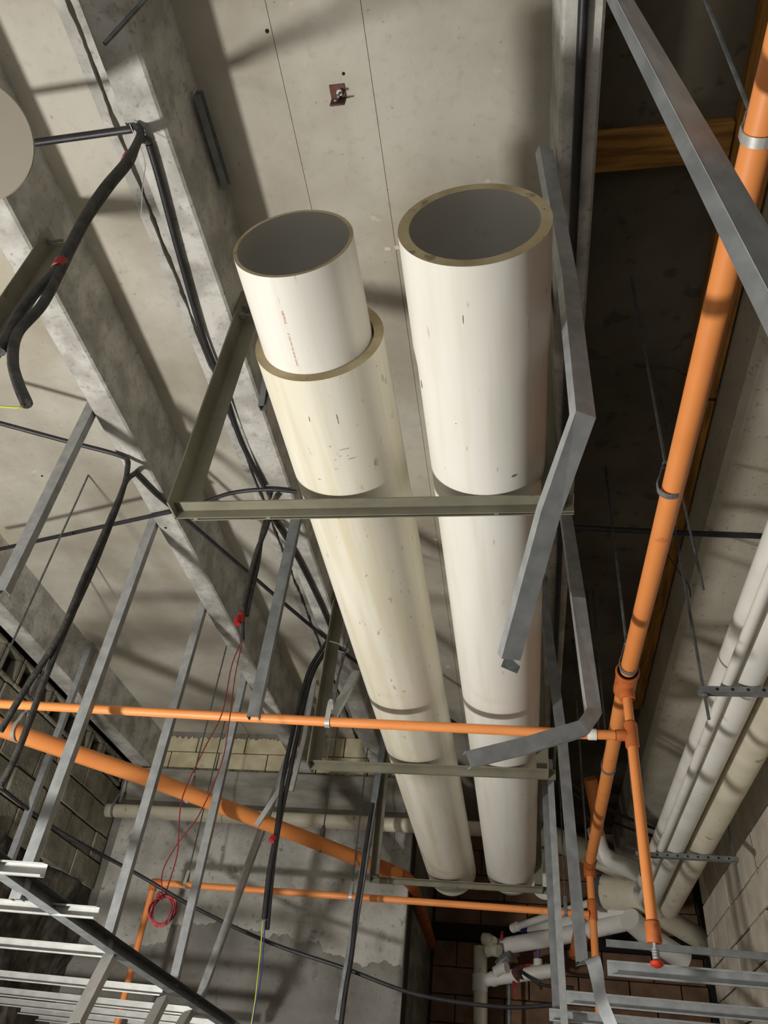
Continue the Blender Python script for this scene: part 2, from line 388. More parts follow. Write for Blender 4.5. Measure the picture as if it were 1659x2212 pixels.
# printed line along the inner pipe (red factory lettering)
def text_on_pipe(txt, cx, cz, R, phi, y0, size, m, parent):
    cu = bpy.data.curves.new('lettering', 'FONT'); cu.body = txt; cu.size = size; cu.extrude = 0.0
    o = bpy.data.objects.new('lettering', cu); COL.objects.link(o)
    dg = bpy.context.evaluated_depsgraph_get()
    me = bpy.data.meshes.new_from_object(o.evaluated_get(dg))
    bpy.data.objects.remove(o)
    for w in me.vertices:      # text x runs along +y, text y runs round the pipe
        a = phi + (w.co.y) / R
        w.co = Vector((cx + (R + 0.0006) * math.cos(a), y0 + w.co.x, cz + (R + 0.0006) * math.sin(a)))
    me.materials.clear(); me.materials.append(m)
    t = bpy.data.objects.new('lettering', me); COL.objects.link(t); t.parent = parent
    return t
M['redink'] = mat('red_ink', s(196, 96, 96), s(210, 130, 125), 60, 0.6)
M['greyink'] = mat('grey_ink', s(170, 164, 154), s(196, 190, 180), 60, 0.6)
pa = P(620, 735, y=1.05); PHI = math.atan2(-0.93, -0.42) + 0.25
text_on_pipe('NSF PW-G', LX - 0.005, LZ, 0.1365, PHI, 0.985, 0.0075, M['redink'], lp)
text_on_pipe('- -- -', LX - 0.005, LZ, 0.1365, PHI, 0.95, 0.0075, M['greyink'], lp)
text_on_pipe('LF  10 IN  PVC 1120  SCH 40  ASTM D', LX - 0.005, LZ, 0.1365, PHI, 1.045, 0.0058, M['redink'], lp)

def scuff(parent, cx, cz, R, px, py, w, h, m, seed, slant=0.0):
    rnd = random.Random(seed); r = ray(px, py)
    # where the sight line meets the cylinder
    a_ = r.x ** 2 + r.z ** 2; b_ = -(r.x * cx + r.z * cz); c_ = cx * cx + cz * cz - R * R
    dsc = b_ * b_ - a_ * c_
    if dsc <= 0: return
    p = r * ((-b_ - math.sqrt(dsc)) / a_); phi = math.atan2(p.z - cz, p.x - cx); n = 18; v = []
    for th in (0.0002, 0.0007):
        for k in range(n):
            a = 2 * math.pi * k / n; q_ = rnd.uniform(0.55, 1.0) if th < 0.0005 else 1
            if th < 0.0005: v.append((w * q_ * math.cos(a), h * q_ * math.sin(a)))
    out = []
    for th in (0.0, 0.0008):
        for u, k in v:
            uu = u + slant * k; out.append((cx + (R + th) * math.cos(phi + uu / R), p.y + k, cz + (R + th) * math.sin(phi + uu / R)))
    f = [tuple(range(n)), tuple(range(n, 2 * n))] + [(k, (k + 1) % n, n + (k + 1) % n, n + k) for k in range(n)]
    MB().add(out, f).build('scuff_mark', m, parent)
M['scuff'] = mat('rubber_scuff', s(150, 146, 138), s(84, 82, 78), 90, 0.8)
M['stain'] = mat('brown_stain', s(206, 190, 158), s(170, 140, 96), 40, 0.8)
for (px, py, w, h, m_, sl) in ((911, 830, .004, .016, 'scuff', .5), (1110, 1028, .009, .005, 'scuff', -.9), (1000, 690, .0006, .014, 'scuff', .1), (1062, 800, .010, .0006, 'scuff', 0), (985, 915, .002, .0012, 'scuff', 0), (1140, 700, .0005, .02, 'scuff', 0)):
    scuff(rp, RX, RZ, 0.1632 if py < 780 else 0.1592, px, py, w, h, M[m_], px)
for (px, py, w, h, m_, sl) in ((728, 905, .0012, .020, 'stain', .1), (668, 905, .0008, .010, 'scuff', -.6), (735, 985, .004, .0008, 'scuff', 0), (760, 990, .014, .0006, 'scuff', 0), (745, 970, .016, .0006, 'scuff', .2), (810, 1000, .0008, .016, 'scuff', .1), (845, 1470, .0007, .014, 'scuff', .6), (690, 1035, .006, .0006, 'scuff', .6)):
    scuff(lp, LX, LZ, 0.1622, px, py, w, h, M[m_], px)

# third pipe end at the left edge of view
tp = tag(empty('plastic_pipe'), 'white plastic pipe end cut off by the left edge of the photo', 'pipe')
c0 = P(-62, 302, d=1.75); ax = (ray(-62, 302).normalized() + Vector((-0.10, -0.16, 0.0))).normalized()
q = Vector((0, 1, 0)).rotation_difference(ax).to_matrix().to_4x4(); q.translation = c0
v, f = lathe_y([(0.004, 0.134), (0.16, 0.134), (0.16, 0.127), (0.012, 0.127), (0.006, 0.0001), (0.0, 0.0001), (0.0, 0.130)], 0, 0)
MB().add([q @ Vector(a) for a in v], f).build('capped_body', M['cap'], tp, True)
# ------------------------------------------------------------------ steel trapezes that carry the big pipes
def trapeze(label, y, x0=-0.962, x1=0.147, zt=1.375, ztop=2.35, rtop=2.42):
    t = tag(empty('pipe_trapeze'), label, 'pipe support', 'olive steel trapezes under the big pipes')
    bar = MB()
    t4 = 0.004
    bar.box(x0, x1, y, y + 0.040, zt - t4, zt).box(x0, x1, y + 0.036, y + 0.040, zt - 0.030, zt - t4)
    bar.box(x0 + 0.05, x1, y + 0.046, y + 0.050, zt - 0.030, zt - t4).box(x0 + 0.05, x1, y + 0.046, y + 0.075, zt - t4, zt)
    b = bar.build('crossbar', M['strut'], t)
    for xx in (x0 + 0.055, x0 + 0.27, -0.06, x1 - 0.075):
        MB().box(xx, xx + 0.012, y + 0.040, y + 0.046, zt - 0.030, zt - 0.016).build('weld_spacer', M['strut'], b)
    # posts of angle iron bolted to the sides of the stems
    for sx, x, zz in ((1, x0, ztop), (-1, 0.116, rtop)):
        mb = MB()
        mb.box(min(x, x + sx * 0.005), max(x, x + sx * 0.005), y - 0.030, y + 0.044, zt - 0.03, zz)
        mb.box(min(x, x + sx * 0.050), max(x, x + sx * 0.050), y + 0.044, y + 0.049, zt + 0.001, zz)
        p = mb.build('post', M['strut'], t)
        for k in (0.045, 0.10):
            MB().tube([(x + sx * 0.018, y + 0.004, zz - k), (x + sx * 0.004, y + 0.004, zz - k)], 0.012, 6).build('bolt', M['galvd'], p)
            MB().tube([(x + sx * 0.040, y + 0.004, zz - k), (x + sx * 0.004, y + 0.004, zz - k)], 0.005, 8).build('bolt_shank', M['galvd'], p)
    return t
trapeze('olive steel trapeze nearest to the camera, under both big pipes', 1.572)
trapeze('olive steel trapeze second from the camera, behind the bent stud', 3.39)
trapeze('olive steel trapeze farthest from the camera, near the far pipe ends', 5.22)

# post of another trapeze at the left edge
t = tag(empty('strut_post'), 'olive steel angle post bolted at the left edge of the photo', 'post')
b0 = P(118, 492, z=2.30)
mb = MB(); mb.box(b0.x - 0.03, b0.x - 0.026, b0.y, b0.y + 0.06, 1.2, 2.31); mb.box(b0.x - 0.03, b0.x + 0.035, b0.y + 0.06, b0.y + 0.064, 1.2, 2.31)
mb.build('angle_bar', M['strut'], t)
MB().tube([(b0.x - 0.04, b0.y + 0.03, 2.27), (b0.x + 0.03, b0.y + 0.03, 2.27)], 0.005, 8).build('bolt_shank', M['galvd'], t)
MB().tube([(b0.x - 0.026, b0.y + 0.03, 2.27), (b0.x - 0.012, b0.y + 0.03, 2.27)], 0.012, 6).build('nut', M['galvd'], t)

# ------------------------------------------------------------------ light steel studs
def stud(name, label, pts, w=0.040, h=0.030, up=(0, 1, 0), m='galv', cat='metal stud', group=None, lip=0.006, t=0.0016, parent=None):
    o = MB().sweep(cprof(w, h, t, lip), pts, up).build(name, M[m], parent)
    if not parent: tag(o, label, cat, group)
    return o
G1 = 'studs hanging off the left stem'
SX = -1.705
for (y, zt, zb, lab) in ((1.955, 2.26, 1.335, 'short hanging stud at the left edge, first on the left stem'),
                         (2.67, 2.27, 0.56, 'hanging stud second along the left stem, crossing both orange pipes'),
                         (3.41, 2.27, 0.555, 'hanging stud third along the left stem, meeting the dark soffit track'),
                         (4.23, 2.27, 0.555, 'hanging stud fourth along the left stem, behind the red wires')):
    stud('hanging_stud', lab, [(SX, y, zt), (SX, y, zb)], 0.042, 0.034, (0, 1, 0), group=G1)
stud('hanging_stud', 'stud hanging off the middle stem beside the left big pipe', [(-0.985, 2.62, 2.30), P(545, 1548, y=2.62)], 0.045, 0.030, (0, 1, 0), m='galvd')
stud('hanging_stud', 'leaning stud by the hollow blocks at the far left', [P(193, 1395, x=-2.86), P(15, 1868, x=-2.86)], 0.038, 0.034, (0, 1, 0))
stud('hanging_stud', 'leaning stud crossing the thick orange pipe left of the black cables', [P(680, 1475, y=5.0), P(429, 2156, y=4.6)], 0.040, 0.034, (0, 1, 0))
stud('hanging_stud', 'long stud hanging in front of the third trapeze post', [P(835, 1560, y=4.97), P(731, 2204, y=4.97)], 0.040, 0.034, (0, 1, 0), m='galvd')
stud('hanging_stud', 'bright narrow stud hanging behind the second trapeze post', [P(690, 1410, y=4.75), P(655, 1600, y=4.75), P(628, 1708, y=4.75)], 0.028, 0.020, (0, 1, 0), m='galvw')
stud('stud_offcut', 'short slanting metal strip hooked beside the black cables', [P(628, 1668, y=4.5), P(553, 1783, y=4.5)], 0.030, 0.012, (0, 1, 0), m='galvw')
stud('stud_offcut', 'short slanting stud above the upper orange branch strap', [P(770, 1448, y=2.95), P(719, 1543, y=2.83)], 0.032, 0.024, (0, 1, 0))
stud('stud_offcut', 'stud offcut fixed to the ceiling side of the middle stem', [(-0.948, 0.90, 2.44), (-0.948, 1.20, 2.44)], 0.035, 0.022, (1, 0, 0), m='galvd', lip=0)
stud('stud_offcut', 'dark stud offcut end beside the left pipe and stem', [P(573, 800, x=-0.94), P(560, 882, x=-0.94)], 0.035, 0.022, (1, 0, 0), m='galvd')
# studs on the right
stud('bent_stud', 'bent metal stud folded across the right big pipe', [P(1180, 318, z=2.27), P(1232, 600, z=1.72), P(1266, 895, d=1.52), P(1190, 1110, d=1.58), P(1104, 1425, d=1.66)], 0.044, 0.026, (-0.45, 0.85, 0.3), m='galv', lip=0.005)
p = P(1104, 1425, d=1.66); e = [P(1086, 1405, d=1.655), P(1124, 1440, d=1.665), P(1117, 1455, d=1.69), P(1098, 1447, d=1.69), P(1082, 1440, d=1.69), P(1088, 1425, d=1.675)]
nn = Vector((0.0, 0.004, 0.002))
bs = [o for o in COL.objects if o.name == 'bent_stud'][0]
MB().add(e + [q_ + nn for q_ in e], [tuple(range(6)), tuple(range(6, 12))] + [(k, (k + 1) % 6, 6 + (k + 1) % 6, 6 + k) for k in range(6)]).build('torn_flap', M['galvk'], bs)
stud('bent_stud', 'long bent stud folded over the second trapeze and orange branch', [P(1220, 1085, z=2.22), P(1250, 1290, d=2.65), P(1284, 1535, d=2.35), P(1262, 1570, d=2.3), P(1140, 1608, d=2.25), P(1012, 1640, d=2.2)], 0.046, 0.030, (-0.1, 1, 0.25), m='galv')
stud('hanging_stud', 'right hanging stud ending above the twisted strap', [P(1168, 1240, z=2.22), P(1215, 1600, y=3.06), P(1258, 2078, y=3.05)], 0.040, 0.034, (0, 1, 0), m='galvd')
stud('hanging_stud', 'paired hanging stud beside the right big pipe, left one', [P(1168, 1500, y=4.05), P(1207, 2260, y=4.05)], 0.036, 0.034, (0, 1, 0), m='galvd')
stud('hanging_stud', 'paired hanging stud beside the right big pipe, right one', [P(1187, 1640, y=3.95), P(1222, 2260, y=3.95)], 0.030, 0.034, (0, 1, 0), m='galv')
dc = tag(empty('diagonal_channel'), 'wide galvanised channel slanting through the top right corner', 'metal channel')
def plate(p0, p1, p2, p3, t):
    n_ = (p1 - p0).cross(p3 - p0).normalized() * t
    q_ = [p0, p1, p2, p3]
    return q_ + [a + n_ for a in q_], [(0, 1, 2, 3), (4, 5, 6, 7), (0, 1, 5, 4), (1, 2, 6, 5), (2, 3, 7, 6), (3, 0, 4, 7)]
Lt, Lb = P(1271, -80, d=1.452), P(1674, 760, d=1.165)
Ct, Cb = P(1292, -80, d=1.42), P(1729, 760, d=1.13)
Rt, Rb = P(1322, -80, d=1.448), P(1821, 760, d=1.15)
MB().add(*plate(Lt, Ct, Cb, Lb, 0.0015)).build('flange', M['galvd'], dc)  # darker steel puts the shade on this face into its colour
MB().add(*plate(Ct, Rt, Rb, Cb, 0.0015)).build('web', M['galv'], dc)
wv = (Rt - Ct)
MB().add(*plate(Rt, Rt + (Lt - Ct), Rb + (Lb - Cb), Rb, 0.0015)).build('flange', M['galvd'], dc)

# soffit framing, left: one track along the room, joists to the left wall
stud('soffit_track', 'dark sloping soffit track at the bottom left carrying the joists', [(-1.69, 2.35, 0.615), (-1.69, 3.44, 0.565), (-1.69, 5.3, 0.50)], 0.055, 0.040, (1, 0, 0.15), m='galvd', lip=0, cat='metal track')
G2 = 'soffit joists at the bottom left'
jn = ('topmost', 'second from the top', 'third from the top', 'fourth from the top', 'fifth from the top', 'sixth from the top', 'seventh from the top', 'lowest')
for i, (xe, y, z) in enumerate(((P(97, 1890, y=2.45).x, 2.45, 0.60), (P(212, 1975, y=2.92).x, 2.92, 0.585), (-1.70, 3.46, 0.55), (-1.70, 4.12, 0.515), (-1.70, 4.62, 0.50), (-1.70, 4.98, 0.49), (-1.72, 5.28, 0.485), (-1.35, 5.52, 0.48))):
    j = stud('soffit_joist', 'bright soffit joist at the bottom left, %s' % jn[i], [(-3.06, y, z + 0.01), (xe, y, z)], 0.040, 0.028, (0, -1, -0.12), m='galvw', group=G2, lip=0.006)  # paler steel puts some of the lamp glare into the joists' colour
for i, (a, b, d1) in enumerate((((236, 2058), (158, 2209), 3.44), ((350, 2152), (310, 2230), 4.1), ((404, 2184), (370, 2240), 4.6))):
    stud('soffit_stub', ('longest stub leaning down from the dark soffit track', 'middle stub leaning down from the dark soffit track', 'last stub leaning down from the dark soffit track')[i], [P(*a, y=d1), P(*b, y=d1 - 0.25)], 0.05, 0.034, (0, 1, 0), m='galvw', group='stubs under the soffit track')
# soffit framing, right
G3 = 'soffit joists at the bottom right'
for i, (x0, y, z) in enumerate(((0.275, 3.10, 0.57), (0.16, 3.66, 0.56), (0.10, 4.05, 0.55), (0.14, 4.50, 0.54), (0.14, 4.9, 0.54))):
    stud('soffit_joist', 'grey soffit joist at the bottom right, %s' % jn[i], [(x0, y, z), (1.24, y, z - 0.005)], 0.046, 0.030, (0, -1, -0.12), m='galv', group=G3)
stud('soffit_track', 'thin track edge above the bottom right joists', [(0.30, 3.35, 0.70), (1.24, 3.35, 0.69)], 0.024, 0.020, (0, 1, 0.1), m='galvd', lip=0, cat='metal track')
# twisted strap at the end of the right joists
pts = curve([P(1258, 2085, d=2.5), P(1278, 2070, d=2.45), P(1290, 2110, d=2.42), P(1300, 2165, d=2.4), P(1330, 2235, d=2.35)], 5)
mb = MB(); v = []; f = []
for i, p in enumerate(pts):
    a = 0.3 + 1.1 * i / len(pts); w = 0.024
    side = Vector((math.cos(a), -0.3, math.sin(a) * 0.6)).normalized() * w
    nn = Vector((0, -1, 0.2)).normalized() * 0.0015
    v += [p - side, p + side, p + side + nn, p - side + nn]
for i in range(len(pts) - 1):
    a, b = 4 * i, 4 * i + 4
    for k in range(4): f.append((a + k, a + (k + 1) % 4, b + (k + 1) % 4, b + k))
f += [(0, 1, 2, 3), tuple(4 * len(pts) - 4 + k for k in range(4))]
tag(mb.add(v, f).build('twisted_strap', M['galvd'], None, True), 'twisted galvanised strap curling over the bottom right joists', 'metal strap')

# ------------------------------------------------------------------ orange sprinkler pipes
def pipe(name, label, pts, r, m='orange', cat='sprinkler pipe', n=20):
    o = tag(empty(name), label, cat)
    MB().tube(pts, r, n).build('pipe_run', M[m], o, True)
    return o
def coupling(parent, p, q, r, m='oranged', name='coupling'):
    p, q = Vector(p), Vector(q); d = (q - p).normalized()
    o = MB().tube([p, p + d * 0.006, q - d * 0.006, q], [r * 0.94, r, r, r * 0.94], 20).build(name, M[m], parent, True)
    MB().tube([p - d * 0.003, p + d * 0.0005], r * 0.90, 20).build('joint_ring', M['ringshade'], o, True)
    return o
MZ = 1.5
mr = pipe('sprinkler_main', 'orange sprinkler main running from the top right corner into the room', [(0.462, 0.15, 1.5), (0.40, 2.81, 1.5), (0.40, 5.26, 1.5)], 0.030)
coupling(mr, (0.401, 2.735, 1.5), (0.401, 2.90, 1.5), 0.041)
coupling(mr, (0.401, 2.735, 1.5), (0.401, 2.755, 1.5), 0.045)
coupling(mr, (0.401, 2.83, 1.47), (0.401, 2.83, 1.43), 0.030)
for y in (4.85, 5.06):
    coupling(mr, (0.40, y, 1.5), (0.40, y + 0.012, 1.5), 0.0315)
coupling(mr, (0.40, 5.06, 1.5), (0.40, 5.16, 1.5), 0.037)
sd = tag(empty('sprinkler_drop'), 'orange vertical sprinkler drop with red capped head on the right', 'sprinkler pipe')
DX, DY = 0.401, 2.83
bz = 1.285
MB().tube([(DX, DY, 1.45), (DX, DY, bz)], 0.0175, 16).build('pipe_run', M['orange'], sd, True)
coupling(sd, (DX, DY, bz + 0.048), (DX, DY, bz - 0.048), 0.025)
coupling(sd, (DX - 0.055, DY, bz), (DX, DY, bz), 0.021, name='tee_branch')
MB().tube([(DX, DY, bz - 0.03), (DX, DY, 0.66)], 0.0185, 16).build('pipe_run', M['orange'], sd, True)
coupling(sd, (DX, DY, 0.66), (DX, DY, 0.60), 0.024)
hd = MB().tube([(DX, DY, 0.60), (DX, DY, 0.585), (DX, DY, 0.585), (DX, DY, 0.555)], [0.006, 0.006, 0.0105, 0.0105], 14).build('sprinkler_head', M['galvw'], sd, True)
for k in range(3): MB().tube([(DX, DY, 0.580 - k * 0.008), (DX, DY, 0.577 - k * 0.008)], 0.012, 14).build('thread', M['galvd'], hd, True)
MB().tube([(DX, DY, 0.555), (DX, DY, 0.548), (DX, DY, 0.538), (DX, DY, 0.532)], [0.010, 0.020, 0.019, 0.008], 16).build('red_cap', M['redcap'], sd, True)
o = sd
b1 = pipe('sprinkler_branch', 'orange branch pipe crossing the whole view above the far wall', [(-2.45, 2.83, 1.350), (-0.75, 2.83, 1.305), (0.262, 2.83, bz)], 0.0185)
b1b = MB().tube([(0.262, DY, bz), (0.345, DY, bz)], 0.0178, 16).build('pipe_run', M['orange'], b1, True)
MB().tube([(0.240, DY, bz), (0.247, DY, bz), (0.276, DY, bz)], [0.016, 0.021, 0.021], 16).build('white_coupling', M['white'], b1, True)
l1 = pipe('sprinkler_main', 'thick orange sprinkler pipe sloping across the lower left', [P(-60, 1551, z=1.49), P(340, 1688, z=1.49), P(690, 1822, z=1.49), P(815, 1872, z=1.48), P(862, 1890, z=1.47)], 0.044)
e0, e1 = P(812, 1871, z=1.48), P(845, 1884, z=1.475)
coupling(l1, e0, e1, 0.050)
MB().tube(curve([P(862, 1890, z=1.47), P(885, 1905, z=1.46), P(897, 1930, z=1.455), P(932, 2040, z=1.44)], 6), 0.044, 18).build('elbow_run', M['oranged'], l1, True)
l2 = pipe('sprinkler_branch', 'thin orange branch pipe low in front of the far wall', [P(333, 1907, y=5.18), P(760, 1937, y=5.18), P(1272, 1975, y=5.18)], 0.020)
cz0 = P(333, 1907, y=5.18)
coupling(l2, cz0 + Vector((-0.012, 0, 0)), cz0 + Vector((0.05, 0, 0)), 0.026)
coupling(l2, cz0 + Vector((0, 0, 0.01)), cz0 + Vector((0, 0, -0.05)), 0.026)
MB().tube([cz0, (cz0.x, 5.18, 0.15)], 0.020, 14).build('drop_run', M['orange'], l2, True)
dr = tag(empty('sprinkler_drop'), 'thin orange riser dropping behind the twisted strap', 'sprinkler pipe')
MB().tube([(0.40, 5.2, 1.49), (0.40, 5.2, 0.55)], 0.022, 14).build('pipe_run', M['orange'], dr, True)
coupling(dr, (0.40, 5.2, 1.50), (0.40, 5.2, 1.44), 0.036); coupling(dr, (0.40, 5.2, 1.31), (0.40, 5.2, 1.20), 0.028)

# hangers: threaded rod with a band round the pipe
def hanger(label, x, y, ztop, zpipe, r, band=0.02, axis='y', drop=0.03, lean=(0, 0), m='galvd', mrod='rod'):
    t = tag(empty('pipe_hanger'), label, 'pipe hanger')
    MB().tube([(x + lean[0], y + lean[1], ztop), (x, y, zpipe + r + drop)], 0.0045, 8).build('threaded_rod', M[mrod], t, True)
    R2 = r + 0.002; pts = []
    for k in range(25):
        a = 2 * math.pi * k / 24; u = math.sin(a) * R2; w = -math.cos(a) * R2
        if w > 0: w *= (r + drop) / r; u *= 0.75 if w > r * 1.2 else 1
        pts.append((u, w))
    v = []; f = []
    for (u, w) in pts:
        for th in (0, 0.002):
            sc2 = 1 + th / R2
            for e in (-band / 2, band / 2):
                v.append((x + e, y + u * sc2, zpipe + w * sc2) if axis == 'x' else (x + u * sc2, y + e, zpipe + w * sc2))
    for k in range(24):
        a, b = 4 * k, 4 * k + 4
        for i, j in ((0, 1), (1, 3), (3, 2), (2, 0)): f.append((a + i, a + j, b + j, b + i))
    MB().add(v, f).build('band', M[m], t, True)
    MB().tube([(x, y, zpipe + r + drop + 0.004), (x, y, zpipe + r + drop + 0.016)], 0.009, 6).build('nut', M[m], t)
    return t
hanger('ring hanger near the middle of the right orange main', 0.418, 1.70, ZC, 1.5, 0.030, drop=0.05)
hanger('ring hanger just above the orange tee', 0.401, 2.70, ZC, 1.5, 0.030, drop=0.05)
hanger('ring hanger on the right orange main below the tee', 0.40, 3.66, ZC, 1.5, 0.030, drop=0.05)
hanger('ring hanger in the top right corner', P(1643, 292, z=1.5).x, P(1643, 292, z=1.5).y, ZC, 1.5, 0.030, drop=0.05, lean=(-0.12, -0.25), m='galvw')
xa = P(708, 1562, y=2.83).x
hanger('strap hanger on the upper orange branch', xa, 2.83, 2.45, 1.304, 0.0185, axis='x', drop=0.06, lean=(0.02, 0.35), m='galvw')
for lab, px, zt in (('strap hanger on the thick orange pipe behind the red wires', (408, 1716), ZC), ('strap hanger on the thick orange pipe left of the third trapeze', (694, 1824), ZC), ('bright strap hanger on the thick orange pipe at the left edge', (38, 1582), 2.4)):
    c = P(*px, z=1.49); hanger(lab, c.x, c.y, zt, 1.49, 0.044, axis='x', drop=0.06, m='galvw' if px[0] < 500 else 'galvd')
for lab, px in (('small strap hanger on the thin orange branch by the studs', (401, 1911)), ('small bright strap hanger in the middle of the thin orange branch', (758, 1937))):
    c = P(*px, y=5.18); hanger(lab, c.x, 5.18, 2.45, c.z, 0.020, axis='x', drop=0.05, m='galvw')
c = P(1222, 1970, y=5.18); hanger('small strap hanger on the thin orange branch between the right studs', c.x, 5.18, ZC, c.z, 0.020, axis='x', drop=0.05)

# loose threaded rods
def rod(label, p, q, r=0.0045, m='rod'):
    return tag(MB().tube([p, q], r, 8).build('threaded_rod', M[m], None, True), label, 'rod')
b = P(191, 1026, z=ZC); rod('thin threaded rod hanging at the left between the studs', b, (b.x, b.y, 1.2))
b = P(206, 1218, z=ZC); rod('short threaded rod hanging behind the left cables', b, (b.x, b.y, 2.1))
b = P(1426, 858, z=ZC); rod('dark threaded rod in the recess behind the right orange main', b, (b.x + 0.02, b.y, 1.55))
b = P(1309, 1008, z=ZC); rod('dark threaded rod between the bent stud and right orange main', b, (b.x, b.y, 1.62))
b = P(1268, 1275, z=ZC); rod('threaded rod right of the long bent stud', b, (b.x, b.y, 1.65))
b = P(1237, 1380, z=ZC); rod('threaded rod between the right hanging studs', b, (b.x, b.y, 1.3))
p = P(226, 95, z=2.10); rod('short thick rod end poking in at the top left', p, p + (P(340, -30, z=2.3) - p), 0.006)
b = P(706, 1640, y=3.33); rod('thin rod hanging beside the left big pipe and second trapeze', (b.x, b.y, ZC), b, 0.003)

# ------------------------------------------------------------------ black conduits and cables
def cond(name, label, pts, r=0.011, m='black', cat='conduit', n=10, smooth=8):
    o = MB().tube(curve(pts, smooth) if len(pts) > 2 else pts, r, n).build(name, M[m], None, True)
    return tag(o, label, cat)
ZK = 2.185
cond('conduit', 'black conduit leading from the left edge to the middle stem', [P(-80, 330, z=ZK), P(70, 309, z=ZK), P(285, 279, z=ZK)])
def hang_pair(label, pts1, pts2, r=0.012, m='grime', cap=None, group=None):
    t = tag(empty('hanging_conduit'), label, 'conduit', group)
    MB().tube(curve(pts1, 8), r, 10).build('strand', M[m], t, True)
    MB().tube(curve(pts2, 8), r, 10).build('strand', M[m], t, True)
    if cap:
        for c, e in cap: MB().tube([c, e], r * 1.35, 12).build('red_tape', M['redp'], t, True)
    return t
Y1 = 0.89
hang_pair('thick pair of dusty black conduits dangling at the upper left',
          [P(296, 272, z=2.19), P(303, 292, y=Y1), P(275, 345, y=Y1), P(225, 405, y=Y1), P(185, 465, y=Y1), P(150, 530, y=Y1), P(120, 585, y=Y1), P(70, 640, y=Y1), P(35, 690, y=Y1), P(0, 760, y=Y1)],
          [P(322, 305, z=2.19), P(300, 303, y=Y1 + .01), P(280, 350, y=Y1 + .012), P(240, 400, y=Y1 + .012), P(190, 470, y=Y1 + .012), P(155, 535, y=Y1 + .012), P(128, 590, y=Y1), P(90, 660, y=Y1), P(38, 720, y=Y1), P(28, 780, y=Y1), P(40, 830, y=Y1), P(58, 872, y=Y1)],
          0.0115, cap=[(P(134, 565, y=Y1), P(126, 580, y=Y1)), (P(279, 338, y=Y1 + .005), P(273, 349, y=Y1 + .005))])
tag(MB().tube(curve([P(55, 870, y=Y1), P(40, 880, y=Y1), P(0, 878, y=Y1)], 6), 0.002, 6).build('wire', M['yel'], None, True), 'green-yellow wire sticking out of a conduit end', 'wire')
cond('conduit', 'black conduit running under the middle stem beside the left pipe', [P(322, 312, z=ZK), P(345, 390, z=ZK), P(385, 540, z=ZK), P(440, 730, z=ZK), P(480, 830, z=ZK), P(520, 950, z=ZK), P(570, 1050, z=ZK)])
cond('conduit', 'black conduit curving to the left stem above the left orange pipe', [P(-60, 898, z=ZK), P(0, 914, z=ZK), P(140, 952, z=ZK), P(240, 978, z=ZK), P(274, 990, z=ZK)], 0.010)
Y2 = 2.22
hang_pair('long pair of dusty black conduits hanging from the left stem',
          [P(274, 990, z=ZK), P(276, 1008, y=Y2), P(262, 1065, y=Y2), P(185, 1240, y=Y2), P(130, 1370, y=Y2), P(60, 1480, y=Y2), P(0, 1580, y=Y2)],
          [P(292, 1022, z=ZK), P(272, 1040, y=Y2 + .02), P(255, 1090, y=Y2 + .02), P(200, 1230, y=Y2 + .02), P(150, 1340, y=Y2 + .02), P(100, 1460, y=Y2 + .02), P(40, 1620, y=Y2), P(0, 1700, y=Y2)], 0.0115)
cond('conduit', 'black conduit leaving the left edge below the short hanging stud', [P(-60, 1197, z=ZK), P(0, 1186, z=ZK), P(200, 1142, z=ZK), P(370, 1105, z=ZK)], 0.010)
cond('conduit', 'black conduit slanting from the left stem to the big pipes', [P(292, 1022, z=ZK), P(340, 1070, z=ZK), P(400, 1120, z=ZK), P(540, 1240, z=ZK), P(690, 1367, z=ZK), P(800, 1450, z=ZK), P(1000, 1572, z=ZK)], 0.010)
cond('conduit', 'black conduit running along the middle stem below the first trapeze', [P(585, 1110, z=ZK), P(640, 1200, z=ZK), P(690, 1300, z=ZK), P(720, 1370, z=ZK)], 0.011)
cond('conduit', 'black conduit bending left behind the first trapeze bar', [P(440, 1085, z=ZK), P(500, 1065, z=ZK), P(575, 1057, z=ZK), P(640, 1062, z=ZK)], 0.009)
Y3 = 2.6
hang_pair('pair of dusty conduits with red tape hanging beside the left pipe',
          [P(580, 1062, z=ZK), P(588, 1095, y=Y3), P(575, 1140, y=Y3), P(552, 1200, y=Y3), P(535, 1270, y=Y3), P(524, 1330, y=Y3), P(523, 1384, y=Y3)],
          [P(600, 1068, z=ZK), P(580, 1105, y=Y3 + .02), P(565, 1160, y=Y3 + .02), P(556, 1220, y=Y3 + .02), P(540, 1290, y=Y3 + .02), P(532, 1330, y=Y3 + .02)], 0.011, cap=[(P(522, 1326, y=Y3), P(521, 1346, y=Y3)), (P(514, 1336, y=Y3 - .01), P(512, 1348, y=Y3 - .01))])
Y4 = 3.75
hang_pair('pair of black conduits hanging in front of the thick orange pipe',
          [(-1.06, 3.72, 2.195), P(672, 1440, y=Y4 - .01), P(655, 1490, y=Y4), P(635, 1570, y=Y4), P(612, 1680, y=Y4), P(598, 1790, y=Y4), P(582, 1880, y=Y4), P(570, 1985, y=Y4)],
          [(-1.05, 3.76, 2.195), P(680, 1445, y=Y4 + .01), P(662, 1500, y=Y4 + .02), P(645, 1580, y=Y4 + .02), P(622, 1690, y=Y4 + .02), P(600, 1800, y=Y4 + .02), P(588, 1890, y=Y4 + .02), P(577, 2008, y=Y4 + .02)], 0.0115, m='black', cap=[(P(592, 1808, y=Y4 - .01), P(586, 1817, y=Y4 - .02))])
cond('conduit', 'black conduit running beside the long stud near the third trapeze', [P(805, 1735, y=4.9), P(790, 1830, y=4.9), P(780, 1900, y=4.9), P(768, 1980, y=4.9), P(760, 2060, y=4.9), P(748, 2130, y=4.9), P(735, 2225, y=4.9)], 0.014)
